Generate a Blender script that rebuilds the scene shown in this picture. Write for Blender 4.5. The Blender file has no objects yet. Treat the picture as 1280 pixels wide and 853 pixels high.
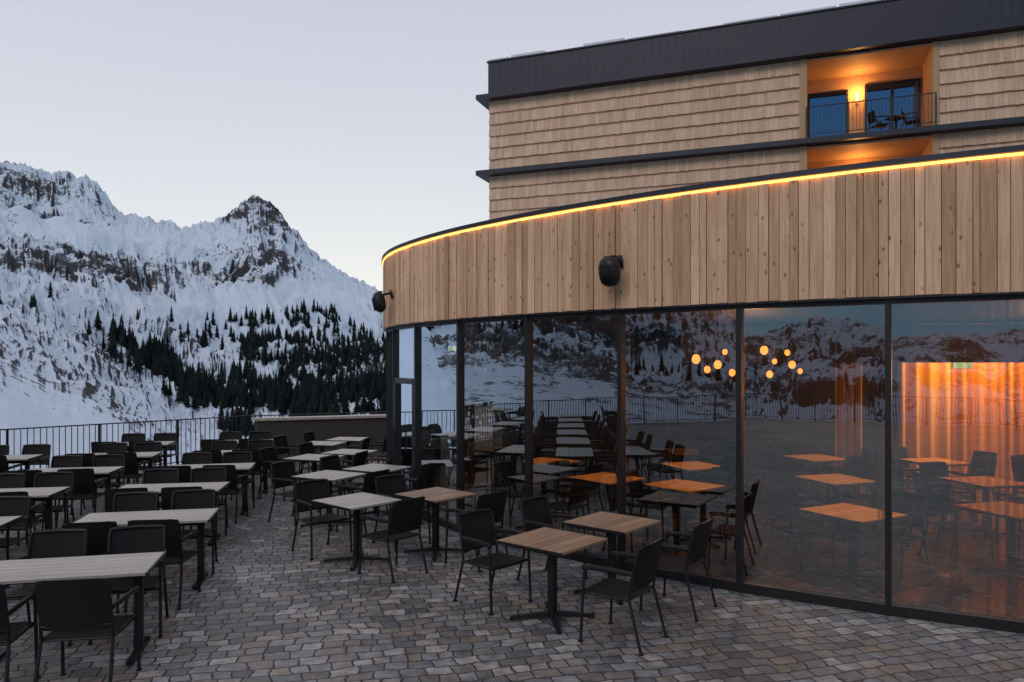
import bpy, math, random
import numpy as np
from mathutils import Vector, Matrix
random.seed(7); rng=np.random.default_rng(7)
scene=bpy.context.scene
COL=scene.collection

# ---------------------------------------------------------------- helpers
class MB:
    """mesh builder"""
    def __init__(s): s.v=[];s.f=[];s.m=[];s.c=[];s.uv=[]
    def add(s,vs,fs,mat=0,col=0.5,uvs=None):
        b=len(s.v); s.v+= [tuple(v) for v in vs]
        for f in fs:
            s.f.append([b+i for i in f]); s.m.append(mat); s.c.append(col)
            s.uv.append([uvs[i] if uvs else (0,0) for i in f])
    def box(s,c,size,rot=None,mat=0,col=0.5,uvoff=None):
        hx,hy,hz=[a/2 for a in size]; vs=[]
        for x,y,z in ((-1,-1,-1),(1,-1,-1),(1,1,-1),(-1,1,-1),(-1,-1,1),(1,-1,1),(1,1,1),(-1,1,1)):
            p=Vector((x*hx,y*hy,z*hz))
            if rot is not None: p=rot@p
            vs.append(p+Vector(c))
        s.add(vs,[(0,3,2,1),(4,5,6,7),(0,1,5,4),(1,2,6,5),(2,3,7,6),(3,0,4,7)],mat,col)
    def tube(s,pts,r,n=8,mat=0,flat=1.0,cap=True):
        pts=[Vector(p) for p in pts]; rings=[]
        up=Vector((0,0,1))
        for i,p in enumerate(pts):
            a=pts[max(i-1,0)];b=pts[min(i+1,len(pts)-1)]
            t=(b-a).normalized()
            ref=Vector((1,0,0)) if abs(t.x)<0.9 else Vector((0,0,1))
            e1=t.cross(ref).normalized(); e2=t.cross(e1).normalized()
            rr=r[i] if isinstance(r,(list,tuple)) else r
            rings.append([p+e1*math.cos(2*math.pi*k/n)*rr+e2*math.sin(2*math.pi*k/n)*rr*flat for k in range(n)])
        vs=[q for ring in rings for q in ring]; fs=[]
        for i in range(len(pts)-1):
            for k in range(n):
                k2=(k+1)%n
                fs.append((i*n+k,i*n+k2,(i+1)*n+k2,(i+1)*n+k))
        if cap:
            fs.append(tuple(range(n-1,-1,-1))); fs.append(tuple((len(pts)-1)*n+k for k in range(n)))
        s.add(vs,fs,mat)
    def mesh(s,name,mats,smooth=False):
        me=bpy.data.meshes.new(name); me.from_pydata(s.v,[],s.f); 
        for m in mats: me.materials.append(m)
        me.polygons.foreach_set('material_index',s.m)
        if smooth: me.polygons.foreach_set('use_smooth',[True]*len(s.f))
        ca=me.attributes.new('rnd','FLOAT','FACE'); ca.data.foreach_set('value',s.c)
        uvl=me.uv_layers.new(name='UVMap')
        flat=[c for f in s.uv for uv in f for c in uv]
        uvl.data.foreach_set('uv',flat)
        me.update(); return me
    def obj(s,name,mats,parent=None,smooth=False):
        return mkobj(name,s.mesh(name,mats,smooth),parent)
def mkobj(name,me,parent=None,loc=None,rz=None):
    o=bpy.data.objects.new(name,me); COL.objects.link(o)
    if parent: o.parent=parent
    if loc is not None:o.location=loc
    if rz is not None:o.rotation_euler=(0,0,rz)
    return o
def empty(name):
    o=bpy.data.objects.new(name,None); COL.objects.link(o); o.empty_display_size=.3; return o

# ---------------------------------------------------------------- material helper
class NT:
    def __init__(s,name):
        s.mat=bpy.data.materials.new(name); s.mat.use_nodes=True
        s.t=s.mat.node_tree; s.t.nodes.clear()
        s.out=s.n('ShaderNodeOutputMaterial')
    def n(s,ty,**kw):
        nd=s.t.nodes.new(ty)
        for k,v in kw.items(): setattr(nd,k,v)
        return nd
    def set(s,sock,v):
        if isinstance(v,bpy.types.NodeSocket): s.t.links.new(v,sock)
        else: sock.default_value=v
    def math(s,op,a,b=0,clamp=False):
        n=s.n('ShaderNodeMath',operation=op); n.use_clamp=clamp; s.set(n.inputs[0],a); s.set(n.inputs[1],b); return n.outputs[0]
    def mad(s,a,b,c,clamp=False):
        n=s.n('ShaderNodeMath',operation='MULTIPLY_ADD'); n.use_clamp=clamp
        s.set(n.inputs[0],a); s.set(n.inputs[1],b); s.set(n.inputs[2],c); return n.outputs[0]
    def noise(s,vec,scale,detail=4,rough=.5,dist=0):
        n=s.n('ShaderNodeTexNoise'); 
        if vec is not None: s.set(n.inputs['Vector'],vec)
        n.inputs['Scale'].default_value=scale;n.inputs['Detail'].default_value=detail
        n.inputs['Roughness'].default_value=rough;n.inputs['Distortion'].default_value=dist
        return n.outputs['Fac']
    def ramp(s,fac,stops,interp='LINEAR'):
        n=s.n('ShaderNodeValToRGB'); s.set(n.inputs[0],fac); cr=n.color_ramp; cr.interpolation=interp
        while len(cr.elements)<len(stops): cr.elements.new(.5)
        for e,(p,c) in zip(cr.elements,stops):
            e.position=p; e.color=(c,c,c,1) if isinstance(c,(int,float)) else (*c,1)
        return n.outputs[0]
    def mix(s,f,a,b,mode='MIX'):
        n=s.n('ShaderNodeMix',data_type='RGBA',blend_type=mode)
        s.set(n.inputs[0],f)
        for sk,v in((n.inputs[6],a),(n.inputs[7],b)):
            if isinstance(v,tuple) and len(v)==3: v=(*v,1)
            s.set(sk,v)
        return n.outputs[2]
    def mapping(s,vec,scale=(1,1,1),rot=(0,0,0),loc=(0,0,0)):
        n=s.n('ShaderNodeMapping'); s.set(n.inputs[0],vec); n.inputs['Scale'].default_value=scale
        n.inputs['Rotation'].default_value=rot;n.inputs['Location'].default_value=loc; return n.outputs[0]
    def bump(s,h,strength=.3,dist=.01):
        n=s.n('ShaderNodeBump'); s.set(n.inputs['Height'],h); n.inputs['Strength'].default_value=strength
        n.inputs['Distance'].default_value=dist; return n.outputs[0]
    def bsdf(s,color,rough=.5,metal=0,normal=None,spec=.5):
        b=s.n('ShaderNodeBsdfPrincipled')
        if isinstance(color,tuple) and len(color)==3: color=(*color,1)
        s.set(b.inputs['Base Color'],color); s.set(b.inputs['Roughness'],rough)
        b.inputs['Metallic'].default_value=metal; b.inputs['Specular IOR Level'].default_value=spec
        if normal is not None: s.set(b.inputs['Normal'],normal)
        return b
    def done(s,sh):
        s.t.links.new(sh,s.out.inputs[0]); return s.mat
    def obj(s): return s.n('ShaderNodeTexCoord').outputs['Object']
    def uv(s): return s.n('ShaderNodeTexCoord').outputs['UV']
    def attr(s,name):
        a=s.n('ShaderNodeAttribute'); a.attribute_name=name; return a.outputs['Fac']

def simple(name,col,rough=.5,metal=0,var=.25,scale=8,spec=.5):
    t=NT(name); n=t.noise(t.obj(),scale,4)
    c=t.mix(n,tuple(x*(1-var) for x in col),tuple(min(1,x*(1+var)) for x in col))
    r=t.mad(n,.2,rough-.1)
    return t.done(t.bsdf(c,r,metal,spec=spec).outputs[0])

def wood_mat(name,c1,c2,knot=True,uv=True,rough=.65,grain=.5,vary=.35,ks=1.0):
    t=NT(name); v=t.uv() if uv else t.obj()
    g=t.noise(t.mapping(v,(28,1.6,28) if uv else (1.6,28,28)),1.0,6,.62,.6)
    g2=t.noise(t.mapping(v,(90,3,90) if uv else (3,90,90)),1.0,3,.6)
    rnd=t.attr('rnd')
    base=t.mix(t.ramp(g,[(.3,0),(.72,1)]),c1,c2)
    base=t.mix(t.math('MULTIPLY',t.ramp(g2,[(.45,0),(.75,1)]),grain),base,tuple(x*.6 for x in c1))
    m=t.mad(rnd,vary,1-vary*.55)
    mc=t.n('ShaderNodeCombineColor'); 
    t.set(mc.inputs[0],m); t.set(mc.inputs[1],t.math('POWER',m,1.15)); t.set(mc.inputs[2],t.math('POWER',m,1.35))
    base=t.mix(1,base,mc.outputs[0],'MULTIPLY')
    if knot:
        nn=t.n('ShaderNodeTexNoise'); t.set(nn.inputs['Vector'],v); nn.inputs['Scale'].default_value=30
        va=t.n('ShaderNodeVectorMath',operation='MULTIPLY_ADD'); t.set(va.inputs[0],nn.outputs['Color']); va.inputs[1].default_value=(.022,.03,0); t.set(va.inputs[2],v)
        vo=t.n('ShaderNodeTexVoronoi'); vo.voronoi_dimensions='2D'; t.set(vo.inputs['Vector'],t.mapping(va.outputs[0],(6.5*ks,3.6*ks,1))); vo.inputs['Scale'].default_value=1.0
        k=t.ramp(vo.outputs['Distance'],[(.025,1),(.065,.7),(.10,0)])
        sc=t.n('ShaderNodeSeparateColor'); t.set(sc.inputs[0],vo.outputs['Color'])
        k=t.math('MULTIPLY',k,t.ramp(sc.outputs[0],[(.2,.0),(.6,.9)]))
        base=t.mix(k,base,(c1[0]*.30,c1[1]*.2,c1[2]*.14))
    big=t.noise(t.obj(),.7,3)
    base=t.mix(t.math('MULTIPLY',t.ramp(big,[(.4,0),(.7,1)]),.22),base,tuple(x*.62 for x in c1))
    return t.done(t.bsdf(base,rough,normal=t.bump(g,.25,.004),spec=.3).outputs[0])

M_frame=simple('dark_frame_metal',(.016,.015,.016),.42,.3)
M_cap=simple('roof_sheet_metal',(.030,.031,.046),.5,.4)
M_chairf=simple('chair_frame',(.014,.012,.012),.45,.1,spec=.35)
t=NT('chair_mesh_fabric')
w=t.n('ShaderNodeTexChecker'); t.set(w.inputs[0],t.obj()); w.inputs['Scale'].default_value=260
cc=t.mix(w.outputs['Fac'],(.011,.009,.009),(.020,.016,.016))
M_sling=t.done(t.bsdf(cc,.7,spec=.2).outputs[0])
M_board=wood_mat('larch_boards',(.60,.345,.20),(.86,.57,.375),vary=.52)
M_shingle=wood_mat('shingle_boards',(.64,.41,.27),(.86,.60,.42),vary=.28,knot=False,grain=.35)
M_top=wood_mat('pale_table_wood',(.40,.34,.29),(.60,.52,.45),knot=False,uv=False,rough=.42,vary=.2)
M_topb=wood_mat('brown_table_wood',(.32,.17,.095),(.54,.33,.20),knot=False,uv=False,rough=.42,vary=.28)
M_inwood=wood_mat('interior_wood',(.36,.19,.07),(.60,.35,.15),knot=False,uv=False,rough=.6)
M_loggia=wood_mat('loggia_wood',(.50,.30,.16),(.62,.40,.23),knot=False,uv=False)
M_snow=simple('snow_edge',(.75,.78,.82),.8,0,.05)
M_infloor=simple('interior_floor',(.09,.055,.036),.3)
M_indark=simple('interior_dark',(.06,.036,.025),.6)
M_parw=simple('dark_timber',(.05,.042,.038),.7)
def emis(name,col,st):
    t=NT(name); e=t.n('ShaderNodeEmission'); e.inputs[0].default_value=(*col,1); e.inputs[1].default_value=st; return t.done(e.outputs[0])
M_led=emis('led_strip',(1,.40,.07),5)
M_globe=emis('amber_globe',(1,.30,.045),3.0)
M_lampw=emis('sconce_glow',(1,.50,.12),8)
M_exit=emis('exit_sign_face',(.75,1,.6),1.2)
def glass(name,base,gain,pw,tint,trans):
    t=NT(name); lw=t.n('ShaderNodeLayerWeight'); lw.inputs[0].default_value=.5
    p=t.math('POWER',lw.outputs['Facing'],pw)
    f=t.mad(p,gain,base,True)
    g=t.n('ShaderNodeBsdfGlossy'); g.inputs['Color'].default_value=(*tint,1); g.inputs['Roughness'].default_value=0.0
    wv=t.noise(t.obj(),.9,1); t.set(g.inputs['Normal'],t.bump(wv,.10,.03))
    tr=t.n('ShaderNodeBsdfTransparent'); tr.inputs[0].default_value=(*trans,1)
    m=t.n('ShaderNodeMixShader'); t.set(m.inputs[0],f); t.t.links.new(tr.outputs[0],m.inputs[1]); t.t.links.new(g.outputs[0],m.inputs[2])
    return t.done(m.outputs[0])
M_glass=glass('window_glass',.19,2.1,2.0,(.78,.91,1),(.80,.72,.61))
M_hglass=glass('hotel_window_glass',.28,.5,2.0,(.38,.60,.98),(.3,.3,.3))
t=NT('sheer_curtain'); 
d=t.n('ShaderNodeBsdfDiffuse'); d.inputs[0].default_value=(.20,.105,.045,1)
tl=t.n('ShaderNodeBsdfTranslucent'); tl.inputs[0].default_value=(.36,.18,.06,1)
tr=t.n('ShaderNodeBsdfTransparent'); tr.inputs[0].default_value=(.95,.78,.6,1); m1=t.n('ShaderNodeMixShader'); m1.inputs[0].default_value=.5
t.t.links.new(d.outputs[0],m1.inputs[1]);t.t.links.new(tl.outputs[0],m1.inputs[2])
m2=t.n('ShaderNodeMixShader'); lw=t.n('ShaderNodeLayerWeight'); lw.inputs[0].default_value=.5
t.set(m2.inputs[0],t.mad(lw.outputs['Facing'],1.0,.12,True))
t.t.links.new(tr.outputs[0],m2.inputs[1]);t.t.links.new(m1.outputs[0],m2.inputs[2]); M_curt=t.done(m2.outputs[0])

# paving
t=NT('stone_setts_paving'); o=t.obj()
wn=t.n('ShaderNodeTexNoise'); t.set(wn.inputs['Vector'],o); wn.inputs['Scale'].default_value=1.1; wn.inputs['Detail'].default_value=2
wn2=t.n('ShaderNodeTexNoise'); t.set(wn2.inputs['Vector'],o); wn2.inputs['Scale'].default_value=9; wn2.inputs['Detail'].default_value=3
def addv(a,b,sc):
    vm=t.n('ShaderNodeVectorMath',operation='MULTIPLY_ADD'); t.set(vm.inputs[0],b); vm.inputs[1].default_value=(sc,sc,0); t.set(vm.inputs[2],a); return vm.outputs[0]
vec=addv(addv(o,wn.outputs['Color'],.26),wn2.outputs['Color'],.065)
vec=t.mapping(vec,rot=(0,0,math.radians(-14)))
br=t.n('ShaderNodeTexBrick'); t.set(br.inputs['Vector'],vec)
br.inputs['Scale'].default_value=1; br.inputs['Brick Width'].default_value=.205; br.inputs['Row Height'].default_value=.145
br.inputs['Mortar Size'].default_value=.009; br.inputs['Mortar Smooth'].default_value=.7; br.offset=.43; br.squash=.72; br.squash_frequency=3
br.inputs['Color1'].default_value=(0,0,0,1);br.inputs['Color2'].default_value=(1,1,1,1);br.inputs['Mortar'].default_value=(.5,.5,.5,1)
stone=t.ramp(br.outputs['Color'],[(0,(.12,.11,.115)),(.15,(.36,.29,.24)),(.3,(.16,.15,.16)),(.45,(.30,.285,.285)),(.6,(.20,.165,.145)),(.78,(.50,.44,.40)),(.9,(.24,.22,.225)),(1,(.30,.22,.165))])
fine=t.noise(o,60,5,.65); med=t.noise(o,9,4); big=t.noise(o,.45,3)
stone=t.mix(1,stone,t.ramp(fine,[(.25,.55),(.75,1.4)]),'MULTIPLY')
stone=t.mix(1,stone,t.ramp(med,[(.3,.6),(.7,1.3)]),'MULTIPLY')
stone=t.mix(1,stone,t.ramp(big,[(.35,.62),(.65,1.12)]),'MULTIPLY')
col=t.mix(br.outputs['Fac'],stone,(.060,.052,.050))
h=t.math('SUBTRACT',t.math('ADD',t.math('MULTIPLY',fine,.3),t.math('MULTIPLY',med,.9)),t.math('MULTIPLY',br.outputs['Fac'],1.3))
M_pave=t.done(t.bsdf(col,t.ramp(med,[(.3,.38),(.7,.62)]),normal=t.bump(h,1,.018),spec=.45).outputs[0])
M_wallst=simple('concrete_edge',(.2,.19,.19),.8)

# ---------------------------------------------------------------- CAMERA
cam=bpy.data.cameras.new('camera'); co=bpy.data.objects.new('camera',cam); COL.objects.link(co)
co.location=(0,0,2.4); co.rotation_euler=(math.radians(90),0,0); cam.lens=26; cam.sensor_width=36
cam.shift_y=0.0223; cam.clip_end=9000; cam.clip_start=.1; scene.camera=co

# ---------------------------------------------------------------- TERRAIN
def h2(ix,iy,seed):
    n=(ix.astype(np.int64)*374761393+iy.astype(np.int64)*668265263+seed*1442695041)&0xFFFFFFFF
    n=((n^(n>>13))*1274126177)&0xFFFFFFFF
    return (n^(n>>16))&0xFFFF
def perlin(x,y,seed=0):
    x0=np.floor(x);y0=np.floor(y);fx=x-x0;fy=y-y0
    u=fx*fx*fx*(fx*(fx*6-15)+10);v=fy*fy*fy*(fy*(fy*6-15)+10)
    def g(dx,dy):
        a=h2(x0+dx,y0+dy,seed)/65536*2*np.pi
        return np.cos(a)*(fx-dx)+np.sin(a)*(fy-dy)
    return 1.5*((g(0,0)*(1-u)+g(1,0)*u)*(1-v)+(g(0,1)*(1-u)+g(1,1)*u)*v)
def fbm(x,y,o=5,seed=0,g=.5):
    s=0;a=1
    for i in range(o): s=s+a*perlin(x*2**i,y*2**i,seed+i*17);a*=g
    return s
def ridged(x,y,o=5,seed=0,g=.5):
    s=0;a=1;tot=0
    for i in range(o):
        s=s+a*(1-np.abs(perlin(x*2**i,y*2**i,seed+i*17))*2);tot+=a;a*=g
    return s/tot
RC=np.array([.5,18,35,90,200,420,700,1000,1400,2000,2700,4200])
pxt={-60:(455,385,340,310,270,190),0:(475,400,350,318,285,198),30:(488,415,360,324,288,203),60:(500,430,370,330,292,214),85:(508,446,383,333,296,216),110:(515,460,395,335,300,221),
130:(522,474,407,342,307,236),155:(530,490,420,350,315,262),200:(560,512,440,365,320,272),235:(570,525,460,375,325,279),270:(575,530,465,395,340,274),
295:(578,532,465,400,335,258),318:(580,533,465,402,330,243),335:(580,533,465,402,330,252),350:(580,533,465,400,337,264),375:(580,531,462,400,350,292),400:(580,530,460,400,365,320),
440:(580,528,462,405,380,345),485:(580,528,470,415,392,366),560:(580,530,480,430,410,385),640:(580,530,490,440,425,400)}
rows=[]
for px,ys in pxt.items():
    a=math.atan((px-640)/924); es=[(455-y)/924*math.cos(a) for y in ys]; rows.append((math.degrees(a),es))
def gen(az,s,lo=-.12): 
    w=[0,.22,.42,.58,.74,1]; rows.append((az,[lo*(1-k)+s*k for k in w]))
gen(-50,.28,-.02);gen(-70,.26,-.03);gen(-90,.29,-.04);gen(-100,.24,-.05);gen(-112,.20,-.06);gen(-122,.15,-.07);gen(-129,.09,-.08);gen(-134,.04);gen(-137,.045);gen(-140.5,.058);gen(-145,.046);gen(-150,.03);gen(-180,.045)
gen(20,.06);gen(50,.07);gen(90,.06);gen(130,.07);gen(180,.045)
rows.sort(key=lambda r:r[0])
AZ=np.array([r[0] for r in rows]); EE=np.array([r[1] for r in rows])
azs=np.concatenate([np.arange(-180,-152,.5),np.arange(-152,-55,.14),np.arange(-55,-37.5,.3),np.arange(-37.5,-7.5,.05),np.arange(-7.5,180.01,.6)])
rr=np.concatenate([np.array([.5,10,18,26]),np.geomspace(35,260,50),np.geomspace(263,2250,330),np.geomspace(2300,4200,20)])
A,Rr=np.meshgrid(np.radians(azs),rr,indexing='ij')
E=np.array([np.interp(azs,AZ,EE[:,k]) for k in range(6)]).T
zc=np.zeros((len(azs),len(RC)))
zc[:,0]=-2.2;zc[:,1]=-3.;zc[:,2]=-4.5;zc[:,3]=-16
for k in range(6): zc[:,4+k]=2.4+E[:,k]*RC[4+k]
zc[:,3]=np.maximum(zc[:,3],zc[:,4]*.5-8); zc[:,3]=np.minimum(zc[:,3],-9)
zc[:,10]=zc[:,9]-150; zc[:,11]=zc[:,9]-300
Z=np.array([np.interp(rr,RC,zc[i]) for i in range(len(azs))])
K=np.hanning(23);K/=K.sum()
Zs=np.array([np.convolve(np.pad(z,11,mode='edge'),K,'valid') for z in Z])
wk=np.clip((np.abs(rr-2000)-120)/150,0,1)*np.clip((rr-300)/100,0,1)
Z=Z*(1-wk)+Zs*wk
X=np.sin(A)*Rr;Y=np.cos(A)*Rr
wx=X+60*fbm(X/300,Y/300,3,5);wy=Y+60*fbm(X/300,Y/300,3,9)
fade=np.clip((Rr-120)/400,0,1)
sky=np.exp(-((Rr-2000)/260)**2)
amp=fade*Rr*(1-.75*sky)
PX=640+924*np.tan(np.clip(A,-1.2,1.2)); PY=455-924*(Z-2.4)/np.maximum(Y,1)
def blob(cx,cy,sx,sy,w): return w*np.exp(-((PX-cx)/sx)**2-((PY-cy)/sy)**2)
vis=(np.abs(A)<1.1)
smooth_=np.clip(vis*(blob(210,290,85,17,1)+blob(430,360,75,30,1)+blob(270,375,90,20,.9)+blob(95,285,110,14,.9)+blob(40,265,50,10,.5)),0,1)
gul=ridged(A*38+.6*fbm(X/200,Y/200,3,3),np.log(Rr)*3.2,4,77,.55)-.55
rgh=1-.8*smooth_
Z=Z+amp*rgh*.046*(ridged(wx/420,wy/420,6,1,.48)-.62)+amp*.017*gul*rgh
Z=Z+fade*rgh*(7*(ridged(wx/95,wy/95,5,31,.6)-.6))+fade*sky*18*(ridged(A*70,np.log(Rr)*9,5,55,.6)-.6)
Z=Z+np.clip((Rr-40)/100,0,1)*1.2*fbm(X/25,Y/25,4,91)
na,nr=Z.shape
idx=np.arange(na*nr).reshape(na,nr)
q=np.stack([idx[:-1,:-1],idx[:-1,1:],idx[1:,1:],idx[1:,:-1]],-1).reshape(-1,4)[:, ::-1]
me=bpy.data.meshes.new('mountain_terrain')
me.vertices.add(na*nr); me.vertices.foreach_set('co',np.stack([X,Y,Z],-1).reshape(-1).astype(np.float32))
me.loops.add(len(q)*4); me.loops.foreach_set('vertex_index',q.reshape(-1).astype(np.int32))
me.polygons.add(len(q)); me.polygons.foreach_set('loop_start',np.arange(0,len(q)*4,4,dtype=np.int32))
me.polygons.foreach_set('use_smooth',np.ones(len(q),dtype=bool))
me.update(); me.validate()
PY=455-924*(Z-2.4)/np.maximum(Y,1)
reg=.36*fbm(X/260,Y/260,4,41)-.03
reg=reg+vis*(blob(150,335,120,18,.36)+blob(335,275,50,28,.38)+blob(60,230,110,20,.22)+blob(190,425,80,28,.25)+blob(70,470,140,70,.16)+blob(320,350,35,12,.6)+blob(390,480,130,40,.05)
  -.60*smooth_)
reg=reg+(~vis)*.30
at=me.attributes.new('cover','FLOAT','POINT'); at.data.foreach_set('value',reg.reshape(-1).astype(np.float32))
t=NT('snow_and_rock'); o=t.obj(); geo=t.n('ShaderNodeNewGeometry'); sx=t.n('ShaderNodeSeparateXYZ'); t.set(sx.inputs[0],geo.outputs['Normal'])
nz=sx.outputs[2]
n1=t.noise(o,.012,8,.62); n2=t.noise(o,.07,7,.7); n3=t.noise(o,.35,5,.7)
s=t.math('MULTIPLY',t.math('SUBTRACT',.80,nz),1.3)
s=t.math('ADD',s,t.math('MULTIPLY',t.math('SUBTRACT',n1,.5),1.3))
s=t.math('ADD',s,t.math('MULTIPLY',t.math('SUBTRACT',n2,.5),1.7))
s=t.math('ADD',s,t.math('MULTIPLY',t.math('SUBTRACT',n3,.5),1.1))
s=t.math('ADD',s,t.math('MULTIPLY',t.attr('cover'),.95))
mask=t.ramp(s,[(.13,0),(.22,.75),(.42,1)])
rock=t.ramp(n2,[(.3,(.026,.025,.032)),(.55,(.065,.057,.060)),(.75,(.12,.105,.10))])
snow=t.mix(n1,(.60,.66,.78),(.84,.88,.94))
c=t.mix(mask,snow,rock)
M_terr=t.done(t.bsdf(c,.9,normal=t.bump(t.math('ADD',n2,t.math('MULTIPLY',n3,.3)),.6,7.),spec=.1).outputs[0])
me.materials.append(M_terr); mkobj('mountain_terrain',me)

# ---------------------------------------------------------------- FOREST
def tree_tpl(seed):
    r=random.Random(seed); vs=[];fs=[]
    n=9; tiers=10
    def ring(z,rad,k): return [(math.cos(2*math.pi*i/k)*rad,math.sin(2*math.pi*i/k)*rad,z) for i in range(k)]
    vs+=ring(0,.022,5)+ring(.5,.012,5); fs+=[(i,(i+1)%5,5+(i+1)%5) for i in range(5)]+[(i,5+(i+1)%5,5+i) for i in range(5)]
    for k in range(tiers):
        f=k/(tiers-1); z=.10+.80*f; rad=(.17*(1-f)**.85+.018)*r.uniform(.8,1.15)
        b=len(vs); vs.append((r.uniform(-.01,.01),r.uniform(-.01,.01),min(1,z+.16-.05*f)))
        m=n*2
        for i in range(m):
            a=2*math.pi*(i+r.uniform(-.3,.3))/m; q=rad*(r.uniform(.8,1.2) if i%2==0 else r.uniform(.35,.6))
            vs.append((math.cos(a)*q,math.sin(a)*q,z-(.045 if i%2==0 else .0)*r.uniform(.6,1.4)))
        fs+=[(b,b+1+i,b+1+(i+1)%m) for i in range(m)]
    return np.array(vs),np.array(fs)
tpl=[tree_tpl(i) for i in range(6)]
def hz(az,r):
    i=np.interp(az,azs,np.arange(na)); j=np.interp(r,rr,np.arange(nr)); 
    i0=int(i);j0=int(j); i1=min(i0+1,na-1);j1=min(j0+1,nr-1); fi=i-i0;fj=j-j0
    return (Z[i0,j0]*(1-fi)+Z[i1,j0]*fi)*(1-fj)+(Z[i0,j1]*(1-fi)+Z[i1,j1]*fi)*fj
V=[];F=[];off=0;cnt=0
def dens(px,y,r):
    d=0
    if 275<px<620 and 475<y<545: d=max(d,.85)
    if 300<px<620 and 425<y<=475: d=max(d,.42)
    if 140<px<320 and r>460:
        yl=430+(px-150)*.68
        if abs(y-yl)<24: d=max(d,1.0)
    if 300<px<425 and abs(y-(410-(px-310)*.12))<12: d=max(d,.9)
    if 400<px<600 and 405<y<440: d=max(d,.3)
    if 170<px<300 and 400<y<440: d=max(d,.12)
    if px<140 and 380<y<520 and r>560: d=max(d,.05)
    return d
tries=0
while cnt<2600 and tries<90000:
    tries+=1
    az=random.uniform(-36,-1); r=math.exp(random.uniform(math.log(420),math.log(1300)))
    a=math.radians(az); z=hz(az,r); px=640+924*math.tan(a); y=455-924*(z-2.4)/(r*math.cos(a))
    cl=perlin(np.array([r*math.sin(a)/38]),np.array([r*math.cos(a)/38]),3)[0]
    if random.random()>dens(px,y,r)*max(0,min(1,.16+2.6*cl)): continue
    h=random.uniform(12,24)*(1 if random.random()<.7 else .6)*min(1.05,.78+(r-420)/1500); tv,tf=tpl[cnt%6]; th=random.random()*6.28
    c_,s_=math.cos(th),math.sin(th); w=h*random.uniform(.9,1.3)
    vv=np.stack([(tv[:,0]*c_-tv[:,1]*s_)*w+r*math.sin(a),(tv[:,0]*s_+tv[:,1]*c_)*w+r*math.cos(a),tv[:,2]*h+z-.8],-1)
    V.append(vv);F.append(tf+off);off+=len(vv);cnt+=1
for k in range(1800):
    az=random.uniform(-150,-45); r=math.exp(random.uniform(math.log(450),math.log(1300))); a=math.radians(az)
    cl=perlin(np.array([r*math.sin(a)/160]),np.array([r*math.cos(a)/160]),8)[0]
    if cl<.12: continue
    z=hz(az,r);h=random.uniform(8,17);tv,tf=tpl[k%6]
    V.append(tv*h+np.array([r*math.sin(a),r*math.cos(a),z-.8]));F.append(tf+off);off+=len(tv)
V=np.concatenate(V);F=np.concatenate(F)
me=bpy.data.meshes.new('conifer_forest'); me.vertices.add(len(V)); me.vertices.foreach_set('co',V.reshape(-1).astype(np.float32))
me.loops.add(len(F)*3); me.loops.foreach_set('vertex_index',F.reshape(-1).astype(np.int32))
me.polygons.add(len(F)); me.polygons.foreach_set('loop_start',np.arange(0,len(F)*3,3,dtype=np.int32)); me.update(); me.validate()
t=NT('conifer_foliage'); n=t.noise(t.obj(),.12,3)
me.materials.append(t.done(t.bsdf(t.ramp(n,[(.3,(.008,.012,.013)),(.7,(.028,.035,.032))]),.9,spec=.1).outputs[0]))
mkobj('conifer_forest',me)
print('trees',cnt)

# ---------------------------------------------------------------- TERRACE
RAIL=[(-.3,23.5),(-3.2,20.2),(-6.7,18.6),(-10.1,14.8),(-15,10.5),(-18,3),(-17,-8),(-9,-16),(8,-20),(30,-18)]
poly=RAIL+[(42,-5),(42,46),(-.3,46)]
def outw(i,d=.35):
    n=len(poly);a=Vector(poly[i-1]);b=Vector(poly[i]);c=Vector(poly[(i+1)%n])
    t1=(b-a).normalized();t2=(c-b).normalized(); n1=Vector((t1.y,-t1.x));n2=Vector((t2.y,-t2.x)); 
    nn=(n1+n2).normalized(); return b+nn*d
P2=[outw(i) for i in range(len(poly))]
m=MB(); N=len(P2)
m.add([(p.x,p.y,0) for p in P2],[tuple(range(N))],0)
m.obj('terrace_paving',[M_pave])
m=MB()
m.add([(p.x,p.y,-.004) for p in P2]+[(p.x,p.y,-7) for p in P2],[(i,(i+1)%N,N+(i+1)%N,N+i) for i in range(N)],0)
m.obj('terrace_retaining_wall',[M_wallst])
def railing(name,pts,h=1.1,sp=.115,parent=None,z0=0,br=.007):
    m=MB()
    for a,b in zip(pts[:-1],pts[1:]):
        a=Vector(a);b=Vector(b);L=(b-a).length;d=(b-a)/L;ang=math.atan2(d.y,d.x);R=Matrix.Rotation(ang,3,'Z');c=(a+b)/2
        m.box((c.x,c.y,z0+h-.012),(L,.05,.024),R); m.box((c.x,c.y,z0+.09),(L,.03,.02),R)
        n=int(L/sp)
        for i in range(n+1):
            p=a+d*(L*i/n); m.box((p.x,p.y,z0+h/2+.03),(br*2,br*2,h-.1),R)
        n=max(1,round(L/1.5))
        for i in range(n+1):
            p=a+d*(L*i/n); m.box((p.x,p.y,z0+(h-.026)/2),(.045,.02,h-.026),R)
    return m.obj(name,[M_frame],parent)
railing('terrace_railing',RAIL)
m=MB(); a=Vector((-6.3,18.2));b=Vector((-2.9,19.6));c=(a+b)/2;R=Matrix.Rotation(math.atan2((b-a).y,(b-a).x),3,'Z')
m.box((c.x,c.y,.5),((b-a).length,.3,1.0),R,0); m.box((c.x,c.y,1.035),((b-a).length+.1,.42,.06),R,1)
m.obj('terrace_parapet_wall',[M_parw,M_top])

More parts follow.
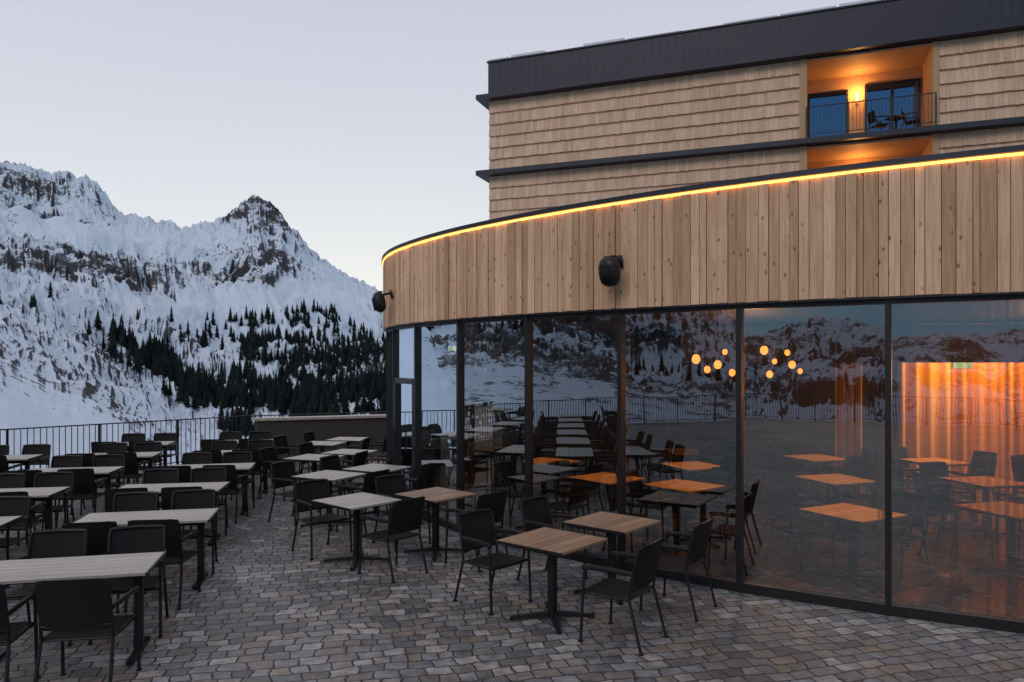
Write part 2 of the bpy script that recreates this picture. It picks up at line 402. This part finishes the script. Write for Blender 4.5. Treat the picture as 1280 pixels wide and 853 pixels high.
# ---------------------------------------------------------------- FURNITURE
def chair_mesh():
    m=MB()
    for s in(-1,1):
        m.tube([(s*.275,.23,0),(s*.272,.215,.30),(s*.27,.20,.60),(s*.268,.17,.645),(s*.265,.12,.655)],.0135)
        m.tube([(s*.25,-.33,0),(s*.245,-.27,.22),(s*.238,-.215,.43),(s*.235,-.235,.60),(s*.232,-.285,.80),(s*.225,-.305,.865)],.0135)
        m.tube([(s*.27,.215,.648),(s*.272,.10,.660),(s*.268,-.08,.662),(s*.24,-.245,.650)],.024,8,0,.5)
        m.tube([(s*.245,.215,.425),(s*.240,0,.418),(s*.238,-.215,.43)],.012)
        m.box((s*.258,.212,.425),(.03,.022,.022))
        for (x,y) in((.275,.23),(.25,-.33)): m.box((s*x,y,.006),(.034,.034,.012))
    m.tube([(-.225,-.305,.865),(0,-.322,.872),(.225,-.305,.865)],.0135)
    m.tube([(-.24,.215,.425),(0,.215,.418),(.24,.215,.425)],.012); m.tube([(-.24,-.2,.42),(.24,-.2,.42)],.011)
    m.tube([(-.235,-.235,.53),(0,-.25,.53),(.235,-.235,.53)],.009)
    def sheet(f,nu,nv,th):
        vs=[];fs=[]
        for k in(0,1):
            for i in range(nu+1):
                for j in range(nv+1): 
                    p,nn=f(i/nu,j/nv); vs.append(Vector(p)+Vector(nn)*th*k)
        n=(nu+1)*(nv+1)
        for i in range(nu):
            for j in range(nv):
                a=i*(nv+1)+j; q=(a,a+1,a+nv+2,a+nv+1); fs.append(q); fs.append(tuple(n+x for x in q[::-1]))
        for i in range(nu):
            for j in(0,nv):
                a=i*(nv+1)+j;b=(i+1)*(nv+1)+j; fs.append((a,b,n+b,n+a))
        for j in range(nv):
            for i in(0,nu):
                a=i*(nv+1)+j;b=a+1; fs.append((a,b,n+b,n+a))
        m.add(vs,fs,1)
    sheet(lambda u,v:((-.232+.464*u,.225-.43*v,.436-.02*math.sin(math.pi*v)*math.sin(math.pi*u)**.5-.01*v),(0,0,1)),6,8,.006)
    def bk(u,v):
        z=.50+.385*v; y=-.232-.085*v**1.1-.028*math.sin(math.pi*u); return((-.235+.47*u,y,z-(.012 if v>.99 and (u<.01 or u>.99) else 0)),(0,1,0))
    sheet(bk,8,8,.008)
    return m.mesh('patio_chair',[M_chairf,M_sling])
CH=chair_mesh()
def table_mesh(L,W,mat,style,name):
    m=MB(); n=6; pw=W/n
    for i in range(n):
        m.box((0,-W/2+pw*(i+.5),.738),(L-.03,pw-.005,.022),None,0,random.random())
    m.box((-L/2+.006,0,.738),(.016,W,.024),None,1) ; m.box((L/2-.006,0,.738),(.016,W,.024),None,1)
    m.box((0,0,.715),(L-.08,W-.10,.018),None,1)
    if style=='T':
        for s in(-1,1):
            x=s*(L/2-.14)
            m.box((x,0,.37),(.07,.045,.69),None,1); m.box((x,0,.024),(.06,W-.12,.03),None,1)
            m.box((x,0,.695),(.05,W-.2,.02),None,1)
            for q in(-1,1): m.box((x,q*(W/2-.1),.008),(.05,.05,.012),None,1)
        m.box((0,0,.66),(L-.35,.03,.05),None,1)
    else:
        m.box((0,0,.38),(.065,.065,.66),None,1)
        for k in range(4):
            R=Matrix.Rotation(math.pi/4+k*math.pi/2,3,'Z')
            m.add([R@Vector(p) for p in((0,-.03,.075),(0,.03,.075),(.40,.022,.035),(.40,-.022,.035),(0,-.03,.03),(0,.03,.03),(.40,.022,.012),(.40,-.022,.012))],
              [(0,3,2,1),(4,5,6,7),(3,7,6,2),(0,4,7,3),(1,2,6,5)],1)
            m.box(tuple(R@Vector((.385,0,.007))),(.04,.04,.011),R,1)
            m.box(tuple(R@Vector((.13,0,.695))),(.24,.03,.016),R,1)
    return m.mesh(name,[mat,M_frame])
T_long=table_mesh(1.36,.68,M_top,'T','patio_table'); T_sq=table_mesh(.76,.76,M_topb,'X','square_table'); T_sqp=table_mesh(.78,.78,M_top,'X','square_table_pale')
T_in=table_mesh(.8,.8,M_inwood,'X','dining_table')
def chair(x,y,facing,name='patio_chair',j=1):
    mkobj(name,CH,None,(x+random.uniform(-.03,.03)*j,y+random.uniform(-.03,.03)*j,0),facing-math.pi/2+random.uniform(-.12,.12)*j)
th=math.radians(12); u=Vector((math.cos(th),math.sin(th)));v=Vector((-math.sin(th),math.cos(th)))
def rail_ok(p,mar):
    for a,b in zip(RAIL[:-1],RAIL[1:]):
        a=Vector(a);b=Vector(b);d=(b-a).normalized(); n=Vector((-d.y,d.x))
        s=(p-a).dot(d)
        if (p-a).dot(n)<mar and (p-a).dot(n)>-50 and 0<=s<=(b-a).length: return False
    return True
O=Vector((-3.03,6.49))-u*.68-v*.34
for i in range(0,8):
    for jx in range(0,8):
        c=O+v*(2.0*i)-u*(2.02*jx)+u*(.12*math.sin(i*2.1))
        if not rail_ok(c,1.25): continue
        if c.y>17.6 : continue
        mkobj('patio_table',T_long,None,(c.x,c.y,0),th+random.uniform(-.03,.03))
        for s in(-1,1):
            for q in(-1,1):
                p=c+u*(.33*s)+v*(.54*q)
                if (i==0 and q==-1): p=c+u*(.36*s+.02)+v*(.58*q)
                chair(p.x,p.y,th+(math.pi/2 if q<0 else -math.pi/2))
def group(c,ang,mesh,off=.66,only=(1,-1),nm='square_table'):
    mkobj(nm,mesh,None,(c[0],c[1],0),ang)
    tt=Vector((math.cos(ang+math.pi/2),math.sin(ang+math.pi/2)))
    for s in only:
        p=Vector(c)+tt*off*s; chair(p.x,p.y,ang+math.pi/2+(math.pi if s>0 else 0),j=.8)
A1=math.radians(50)
group((.38,6.96),A1,T_sq,.74); group((1.05,7.76),A1,T_sq,.72)
group((-1.88,8.97),math.radians(48),T_sqp,.68); group((-.97,9.4),math.radians(48),T_sq,.68)
for c in((-2.72,11.0),(-2.15,11.75)): group(c,math.radians(62),T_sqp,.66)
for c in((-3.5,13.1),(-3.05,13.9)): group(c,math.radians(72),T_sqp,.66)
for c in((-3.95,15.4),(-3.6,16.3)): group(c,math.radians(80),T_sqp,.66)

# ---------------------------------------------------------------- RESTAURANT PAVILION (curved)
rest=empty('restaurant_pavilion')
GP=[(11.7,5.0),(10.3,5.12),(8.9,5.33),(7.55,5.62),(6.2,5.98),(4.87,6.47),(3.61,7.09),(2.41,7.81),(1.28,8.63),(.22,9.55),(-.735,10.57),(-1.48,11.62),(-1.98,12.6),(-2.28,13.75),(-2.36,15.0),(-2.2,16.3),(-1.75,17.5),(-1.0,18.6),(0,19.6)]
ZT=3.04
mu=MB(); gl=MB()
for i,(a,b) in enumerate(zip(GP[:-1],GP[1:])):
    a=Vector(a);b=Vector(b);d=(b-a);L=d.length;d/=L;R=Matrix.Rotation(math.atan2(d.y,d.x),3,'Z');c=(a+b)/2
    gl.add([(a.x,a.y,.10),(b.x,b.y,.10),(b.x,b.y,ZT-.06),(a.x,a.y,ZT-.06)],[(0,1,2,3)],0)
    mu.box((c.x,c.y,.05),(L,.10,.10),R); mu.box((c.x,c.y,ZT-.03),(L+.02,.09,.07),R)
    mu.box((a.x,a.y,ZT/2-.01),(.055,.11,ZT-.03),R)
    if i==11:
        for zz in(.16,2.12,): mu.box((c.x,c.y,zz),(L-.1,.11,.09),R)
        for s in(-1,1):
            p=c+d*s*(L/2-.09); mu.box((p.x,p.y,1.1),(.08,.11,2.1),R)
        p=c+d*.3; mu.tube([(p.x-.1,p.y-.03,.9),(p.x-.1,p.y-.03,1.3)],.012)
mu.obj('mullions',[M_frame],rest); gl.obj('glazing',[M_glass],rest)
def catmull(P,n=14):
    P=[Vector(p) for p in P];out=[]
    for i in range(len(P)-1):
        p0=P[max(i-1,0)];p1=P[i];p2=P[i+1];p3=P[min(i+2,len(P)-1)]
        for k in range(n):
            t_=k/n; out.append(.5*((2*p1)+(p2-p0)*t_+(2*p0-5*p1+4*p2-p3)*t_**2+(3*p1-p0-3*p2+p3)*t_**3))
    out.append(P[-1]); return out
C=catmull(GP); S=[0]
for a,b in zip(C[:-1],C[1:]): S.append(S[-1]+(b-a).length)
S=np.array(S);CX=np.array([p.x for p in C]);CY=np.array([p.y for p in C])
def cpt(s,off=0):
    s=min(max(s,0),S[-1])
    p=Vector((np.interp(s,S,CX),np.interp(s,S,CY)))
    a=Vector((np.interp(s-.05,S,CX),np.interp(s-.05,S,CY)));b=Vector((np.interp(s+.05,S,CX),np.interp(s+.05,S,CY)))
    d=(b-a).normalized(); n=Vector((d.y,-d.x))
    if n.dot(Vector((6,14))-p)>0: n=-n
    return p+n*off,d,n
ZF=4.24
m=MB(); s=0
while s<S[-1]-.1:
    w=random.choice([.055,.075,.085,.1,.1,.115,.13]); o_=.10+random.choice([0,.005,.012,.018]); r_=random.random()
    (a,_,n)=cpt(s+.003,o_);(b,_,_)=cpt(s+w-.003,o_); ai,_,_=cpt(s+.003,.07);bi,_,_=cpt(s+w-.003,.07)
    z0=ZT+random.uniform(-.004,.004); Uo=random.uniform(0,50)
    vs=[(a.x,a.y,z0),(b.x,b.y,z0),(b.x,b.y,ZF),(a.x,a.y,ZF),(ai.x,ai.y,z0),(bi.x,bi.y,z0),(bi.x,bi.y,ZF),(ai.x,ai.y,ZF)]
    uv=[(Uo,Uo),(Uo+w,Uo),(Uo+w,Uo+1.2),(Uo,Uo+1.2),(Uo-.03,Uo),(Uo+w+.03,Uo),(Uo+w+.03,Uo+1.2),(Uo-.03,Uo+1.2)]
    m.add(vs,[(0,1,2,3),(4,7,6,5),(0,4,5,1),(0,3,7,4),(1,5,6,2)],0,r_,uv)
    s+=w
m.obj('timber_fascia',[M_board],rest)
def band(name,z0,z1,o0,o1,mat,ss=None):
    m=MB(); ss=ss if ss is not None else np.arange(0,S[-1],.15); rings=[]
    for s in ss:
        a,_,_=cpt(s,o1);b,_,_=cpt(s,o0); rings+= [(a.x,a.y,z0),(a.x,a.y,z1),(b.x,b.y,z1),(b.x,b.y,z0)]
    fs=[]
    for i in range(len(ss)-1):
        for k in range(4):
            k2=(k+1)%4; fs.append((i*4+k,i*4+k2,i*4+4+k2,i*4+4+k))
    m.add(rings,fs,0); return m.obj(name,[mat],rest)
band('backing_panel',ZT+.01,ZF,.0,.066,M_indark)
band('led_strip',ZF+.004,ZF+.022,.085,.125,M_led)
band('roof_edge_cap',ZF+.03,ZF+.085,-.2,.14,M_cap)
band('soffit_trim',ZT-.022,ZT-.004,.05,.115,M_frame)
back=[(4,24),(18,24),(18,5)]
ring=[(p.x,p.y) for p in [cpt(s,-.1)[0] for s in np.arange(0,S[-1],.3)]]+back
def slab(name,pts,z0,z1,mat):
    m=MB();n=len(pts); m.add([(x,y,z0) for x,y in pts]+[(x,y,z1) for x,y in pts],[tuple(range(n)),tuple(range(2*n-1,n-1,-1))]+[(i,(i+1)%n,n+(i+1)%n,n+i) for i in range(n)],0); return m.obj(name,[mat],rest)
slab('roof_slab',ring,ZF-.1,ZF+.07,M_cap)
slab('ceiling',ring,ZT+.03,ZT+.12,M_indark)
slab('interior_floor',ring,.004,.02,M_infloor)
m=MB()
def wall(a,b,z0,z1,th_=.1,mat=0):
    a=Vector(a);b=Vector(b);c=(a+b)/2;L=(b-a).length;R=Matrix.Rotation(math.atan2((b-a).y,(b-a).x),3,'Z'); m.box((c.x,c.y,(z0+z1)/2),(L,th_,z1-z0),R,mat)
wall((0,19.6),(4,24),0,4.1);wall((4,24),(18,24),0,4.1);wall((18,24),(18,5),0,4.1);wall((11.7,5.0),(18,5),0,4.1)
wall((-.2,17.0),(7.3,14.6),.02,3.0)
wall((3.0,13.1),(17.5,10.0),2.42,3.05,.2)
wall((7.3,14.6),(17.5,12.5),.02,3.0,.08)
m.obj('walls',[M_indark],rest)
def pleat(name,a,b,z0,z1,amp=.05,per=.16,mat=M_curt,parent=rest):
    a=Vector(a);b=Vector(b);L=(b-a).length;d=(b-a)/L;n=Vector((-d.y,d.x)); N=max(8,int(L/per*8)); mm=MB();vs=[]
    ph=random.random()*6
    for i in range(N+1):
        x=L*i/N; o=amp*math.sin(2*math.pi*x/per+ph+.6*math.sin(x*3))*(.8+.3*math.sin(x*7))
        for z in(z0,(z0+z1)/2,z1):
            k=1+(.15*math.sin(i*.3+z) if z<z1 else 0)
            p=a+d*x+n*o*k; vs.append((p.x,p.y,z))
    fs=[(i*3+k,i*3+3+k,i*3+4+k,i*3+1+k) for i in range(N) for k in(0,1)]
    mm.add(vs,fs,0,.5); return mm.obj(name,[mat],parent,True)
t=NT('heavy_curtain'); M_hc=t.done(t.bsdf((.60,.33,.12),.85).outputs[0])
pleat('back_curtain',(7.35,14.1),(17,12.0),.03,2.9,.10,.26,M_hc)
pleat('back_curtain',(5.8,13.3),(6.25,13.2),.03,2.9,.06,.14,M_hc)
def drape(i,f0,f1,inn=.22,amp=.04,per=.11):
    a=Vector(GP[i]);b=Vector(GP[i+1]);d=(b-a);n=Vector((-d.y,d.x)).normalized()
    if n.dot(Vector((6,14))-a)<0:n=-n
    pa=a+d*f0+n*inn;pb=a+d*f1+n*inn; pleat('drape',pa,pb,.03,3.0,amp,per)
drape(5,.0,.62,.25,.05,.15);drape(4,0,1,.25,.05,.17);drape(3,0,1);drape(6,0,.08);drape(8,0,.16);drape(10,0,.22)
def intable(x,y,a,n=4):
    mkobj('dining_table',T_in,None,(x,y,.02),a)
    for k in range(n):
        q=a+k*math.pi/2; p=Vector((x,y))+Vector((math.cos(q),math.sin(q)))*.68
        mkobj('dining_chair',CH,None,(p.x,p.y,.02),q+math.pi/2)
its=[(3.75,8.15,.5,2),(2.3,9.95,.7,4),(1.35,10.6,.7,2),(2.9,11.9,.4,4),(4.6,10.5,.3,4),(5.3,12.9,.3,4),(7.1,12.4,.2,4),(6.6,10.3,.2,4),(8.6,11.2,.2,4),(5.6,8.3,.3,2),(.6,12.4,.9,4),(10.9,10.2,.1,4),(3.2,13.9,.3,4),(9.0,8.0,.1,4),(-.3,14.2,.9,4)]
for x,y,a,n in its: intable(x,y,a,n)
def light(name,ty,loc,e,col=(1,.5,.18),size=.1,rot=None,parent=rest,**kw):
    l=bpy.data.lights.new(name,ty); l.energy=e; l.color=col
    if ty=='AREA': l.shape='RECTANGLE'; l.size=size; l.size_y=kw.get('sy',size)
    elif ty=='SPOT': l.spot_size=math.radians(kw.get('ang',75)); l.spot_blend=.5; l.shadow_soft_size=size
    else: l.shadow_soft_size=size
    o=bpy.data.objects.new(name,l); COL.objects.link(o); o.location=loc
    if rot: o.rotation_euler=rot
    o.parent=parent; return o
for k_,(x,y,a,n) in enumerate(its[:11]): light('table_spot','SPOT',(x,y,2.95),(170 if k_==0 else 120),(1,.50,.16),size=.04,ang=38)
dv=Vector((9.65,-2.1)).normalized(); cw=Vector((12.0,12.25))
light('curtain_wash','AREA',(cw.x,cw.y,2.85),430,(1,.55,.19),size=9,sy=.25,rot=(math.radians(30),0,math.atan2(dv.y,dv.x)))
pend=[(870,449),(897,456),(915,466),(906,440),(884,462),(955,438),(968,452),(984,441),(1000,464),(962,468),(990,456)]
for px,py in pend:
    d=random.uniform(10.2,11.0); x=(px-640)/924*d; z=2.4+(455-py)/924*d
    m=MB(); rad=random.uniform(.035,.06); vs=[];fs=[];nu,nv=12,8
    for j in range(nv+1):
        p=math.pi*j/nv
        for i in range(nu): q=2*math.pi*i/nu; vs.append((math.sin(p)*math.cos(q)*rad,math.sin(p)*math.sin(q)*rad,math.cos(p)*rad*1.15))
    fs=[(j*nu+i,(j+1)*nu+i,(j+1)*nu+(i+1)%nu,j*nu+(i+1)%nu) for j in range(nv) for i in range(nu)]
    m.add(vs,fs,0); m.tube([(0,0,rad*1.1),(0,0,3.07-z)],.005,6,1); m.tube([(0,0,rad*1.05),(0,0,rad*1.5)],.02,8,1)
    me=m.mesh('pendant_lamp',[M_globe,M_frame],True); mkobj('pendant_lamp',me,None,(x,d,z))
light('pendant_light','POINT',(3.5,10.8,2.2),40,(1,.5,.17),size=.2)
light('pendant_light','POINT',(7.4,10.2,2.3),50,(1,.5,.17),size=.2)
for px,py,d in((1203,457,11.2),(569,436,13.0)):
    x=(px-640)/924*d; z=2.4+(455-py)/924*d
    m=MB(); m.box((0,0,0),(.26,.03,.09),None,0); m.box((0,.02,.01),(.28,.02,.12),None,1); m.box((0,.02,.2),(.02,.02,.25),None,1)
    o=m.obj('exit_sign',[M_exit,M_frame]); o.location=(x,d,z); o.rotation_euler=(0,0,-.3)

# ---------------------------------------------------------------- SPEAKERS
def speaker(px,zc):
    best=min(np.arange(0,S[-1],.02),key=lambda s:abs(640+924*cpt(s,.1)[0].x/cpt(s,.1)[0].y-px) if cpt(s,.1)[0].y<13.6 else 1e9)
    p,d,n=cpt(best,.12)
    m=MB(); nu,nv=20,14; vs=[]
    sp=lambda q,e:math.copysign(abs(q)**e,q)
    for j in range(nv+1):
        a=math.pi*j/nv
        for i in range(nu):
            b=2*math.pi*i/nu
            vs.append((.125*sp(math.sin(a),.75)*sp(math.cos(b),.8),.10*sp(math.sin(a),.75)*sp(math.sin(b),.8),.17*sp(math.cos(a),.85)))
    m.add(vs,[(j*nu+i,(j+1)*nu+i,(j+1)*nu+(i+1)%nu,j*nu+(i+1)%nu) for j in range(nv) for i in range(nu)],0)
    m.box((0,-.09,-.02),(.13,.02,.20),None,1)
    m.box((0,.15,.11),(.05,.16,.035),None,0); m.box((0,.225,.09),(.10,.02,.14),None,0); m.box((0,.04,.165),(.12,.07,.02),None,0)
    o=m.obj('wall_speaker',[M_frame,M_sling],None,True)
    o.location=(p.x+n.x*.22,p.y+n.y*.22,zc); o.rotation_euler=(math.radians(12),0,math.atan2(n.y,n.x)+math.pi/2)
speaker(776,3.44); speaker(492,3.42)

# ---------------------------------------------------------------- HOTEL BUILDING
hotel=empty('hotel_building')
A0=Vector((-.9,29.8)); U=Vector((.9366,-.3505)); Nn=Vector((-.3505,-.9366)); RU=Matrix.Rotation(math.atan2(U.y,U.x),3,'Z')
def hp(s,n,z): q=A0+U*s+Nn*n; return Vector((q.x,q.y,z))
def hbox(mb,s0,s1,n0,n1,z0,z1,mat=0,col=.5): mb.box(hp((s0+s1)/2,(n0+n1)/2,(z0+z1)/2),(s1-s0,abs(n1-n0),z1-z0),RU,mat,col)
SL=34; L0,L1=11.9,15.75
body=MB()
hbox(body,.12,L0-.3,-14,-.06,-.5,14.2); hbox(body,L1+.1,SL,-14,-.06,-.5,14.2); hbox(body,L0-.3,L1+.1,-14,-2.0,-.5,14.2)
hbox(body,L0-.3,L1+.1,-2.0,-.06,-.5,6.9)
body.obj('core_walls',[M_indark],hotel)
cl=MB()
def cladding(s0,s1,z0,z1):
    rows_=round((z1-z0)/.44); rh=(z1-z0)/rows_
    for r_ in range(rows_):
        s=s0; zb=z0+r_*rh
        while s<s1-.01:
            w=min(random.uniform(.09,.20),s1-s); o_=random.uniform(0,.010); Uo=random.uniform(0,60)
            dz=random.uniform(-.010,.010); g_=.002
            a=hp(s+g_,.095+o_,zb+dz);b=hp(s+w-g_,.095+o_,zb+dz);c=hp(s+w-g_,.012,zb+rh+.03);d=hp(s+g_,.012,zb+rh+.03);e=hp(s+g_,-.02,zb+dz);f=hp(s+w-g_,-.02,zb+dz)
            g=hp(s+g_,-.02,zb+rh);h_=hp(s+w-g_,-.02,zb+rh)
            cl.add([a,b,c,d,e,f,g,h_],[(0,1,2,3),(0,4,5,1),(0,3,6,4),(1,5,7,2)],0,random.random()*.8+.2*((r_*37)%5)/5,[(Uo,Uo),(Uo+w,Uo),(Uo+w,Uo+rh),(Uo,Uo+rh),(Uo,Uo),(Uo+w,Uo),(Uo,Uo+rh),(Uo+w,Uo+rh)])
            s+=w
for z0,z1 in((3.9,6.9),(7.12,9.92),(10.14,12.93)):
    cladding(0,L0-.25,z0,z1); cladding(L1+.15,SL,z0,z1)
cl.obj('shingle_cladding',[M_shingle],hotel)
m=MB()
for z0,z1 in((3.9,6.9),(7.12,9.92),(10.14,12.93)):
    n=0
    while n<14:
        w=random.uniform(.12,.2); hbox(m,.02,.11,-n-w+.004,-n-.03,z0,z1,0,random.random()); n+=w
m.obj('end_wall_boards',[M_shingle],hotel)
tr=MB()
for z in(6.9,9.93,12.95): hbox(tr,-.42,SL,-14,.45,z,z+.18)
hbox(tr,.0,SL,-14,.16,13.135,14.46); hbox(tr,-.05,SL,-14,.21,14.463,14.52)
tr.obj('dark_ledges_and_parapet',[M_cap],hotel)
m=MB(); 
s=0
while s<SL-1:
    w=random.uniform(.8,2.2); 
    if random.random()<.8: hbox(m,s,s+w-.1,-1.5,.14,14.523,14.523+random.uniform(.04,.12))
    s+=w
m.obj('roof_snow',[M_snow],hotel)
m=MB()
for s in np.arange(.5,SL,.30): hbox(m,s,s+.012,.155,.172,13.14,14.45)
m.obj('parapet_seams',[M_cap],hotel)
lg=MB(); gw=MB(); fr=MB()
for z0,z1 in((7.08,9.92),(10.11,12.94)):
    hbox(lg,L0-.27,L0-.02,-1.98,.10,z0,z1,0,.6); hbox(lg,L1-.05,L1+.14,-1.98,.10,z0,z1,0,.5)
    hbox(lg,L0-.02,L1-.05,-1.98,-1.9,z0,z1,0,.4)
    hbox(lg,L0-.02,L1-.05,-1.9,.05,z1-.08,z1-.01,0,.7)
    hbox(lg,L0-.02,L1-.05,-1.9,.30,z0+.0,z0+.03,0,.3)
    for (w0,w1,h) in((L0+.05,L0+1.4,2.25),(L0+1.95,L1-.12,2.35)):
        hbox(gw,w0+.06,w1-.06,-1.86,-1.85,z0+.1,z0+h-.05)
        for (a,b) in((w0,w0+.07),(w1-.07,w1)): hbox(fr,a,b,-1.89,-1.80,z0+.05,z0+h)
        hbox(fr,w0+.07,w1-.07,-1.89,-1.8,z0+h-.07,z0+h); hbox(fr,w0+.07,w1-.07,-1.89,-1.8,z0+.05,z0+.12)
        if w1-w0>1.5: hbox(fr,(w0+w1)/2-.05,(w0+w1)/2+.05,-1.89,-1.79,z0+.12,z0+h-.07)
lg.obj('loggia_lining',[M_loggia],hotel); gw.obj('loggia_windows',[M_hglass],hotel); fr.obj('window_frames',[M_frame],hotel)
for z0 in(7.08,10.11):
    m=MB(); q=hp(L0+1.7,-1.8,z0+1.95); m.box(q,(.10,.10,.28),RU,0); m.box(hp(L0+1.7,-1.87,z0+1.95),(.06,.06,.1),RU,1)
    m.obj('sconce',[M_lampw,M_frame],hotel)
    q=hp(L0+1.7,-1.55,z0+2.1); light('sconce_light','POINT',q,50,(1,.44,.12),.06,parent=hotel)
    a=hp(L0-.05,.36,0);b=hp(L1+.0,.36,0)
    railing('balcony_railing',[(a.x,a.y),(b.x,b.y)],1.05,.11,hotel,z0+.03)
for s_,f in((L0+2.3,-1.2),(L0+3.3,-1.9)):
    q=hp(s_,-.6,10.15); mkobj('balcony_chair',CH,hotel,q,math.atan2(U.y,U.x)+f)
q=hp(L0+2.8,-.5,10.15); o=mkobj('balcony_table',T_sq,hotel,q,.3); o.scale=(.7,.7,.8)

# ---------------------------------------------------------------- SKY + SUN
w=bpy.data.worlds.new('World'); scene.world=w; w.use_nodes=True; nt=w.node_tree; nt.nodes.clear()
N_=nt.nodes.new; Lk=nt.links.new
out=N_('ShaderNodeOutputWorld'); bg=N_('ShaderNodeBackground'); tc=N_('ShaderNodeTexCoord'); sep=N_('ShaderNodeSeparateXYZ')
Lk(tc.outputs['Generated'],sep.inputs[0])
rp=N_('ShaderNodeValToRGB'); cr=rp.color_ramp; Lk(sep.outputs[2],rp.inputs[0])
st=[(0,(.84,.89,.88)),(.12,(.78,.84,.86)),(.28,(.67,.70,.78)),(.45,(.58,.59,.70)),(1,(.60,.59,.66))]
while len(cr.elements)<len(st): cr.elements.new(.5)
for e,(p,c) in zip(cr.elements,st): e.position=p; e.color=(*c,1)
dot=N_('ShaderNodeVectorMath'); dot.operation='DOT_PRODUCT'; Lk(tc.outputs['Generated'],dot.inputs[0]); dot.inputs[1].default_value=(-.1,.99,0)
mr=N_('ShaderNodeMapRange'); Lk(dot.outputs['Value'],mr.inputs[0]); mr.inputs[1].default_value=-.75; mr.inputs[2].default_value=.4; mr.inputs[3].default_value=0;mr.inputs[4].default_value=1
mx=N_('ShaderNodeMix'); mx.data_type='RGBA'; mx.blend_type='MIX'; Lk(mr.outputs[0],mx.inputs[0]); mx.inputs[6].default_value=(.26,.52,.68,1); mx.inputs[7].default_value=(1,1,1,1)
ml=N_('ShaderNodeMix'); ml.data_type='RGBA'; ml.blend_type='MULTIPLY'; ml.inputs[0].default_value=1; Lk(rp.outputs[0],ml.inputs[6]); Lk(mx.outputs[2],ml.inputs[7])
nis=N_('ShaderNodeTexSky'); nis.sky_type='NISHITA'; nis.sun_disc=False; nis.sun_elevation=math.radians(3); nis.sun_rotation=math.radians(-10)
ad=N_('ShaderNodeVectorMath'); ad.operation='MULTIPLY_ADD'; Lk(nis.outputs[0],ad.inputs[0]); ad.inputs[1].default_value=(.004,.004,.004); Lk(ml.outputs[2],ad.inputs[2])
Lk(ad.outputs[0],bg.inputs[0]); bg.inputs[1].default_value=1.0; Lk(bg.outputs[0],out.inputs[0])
sl=bpy.data.lights.new('sun','SUN'); sl.energy=.85; sl.angle=math.radians(28); sl.color=(1,.80,.68); so=bpy.data.objects.new('sun',sl); COL.objects.link(so)
so.rotation_euler=Vector((.45,.75,-.56)).to_track_quat('-Z','Y').to_euler()
scene.view_settings.view_transform='Standard'; scene.view_settings.look='None'; scene.view_settings.exposure=0
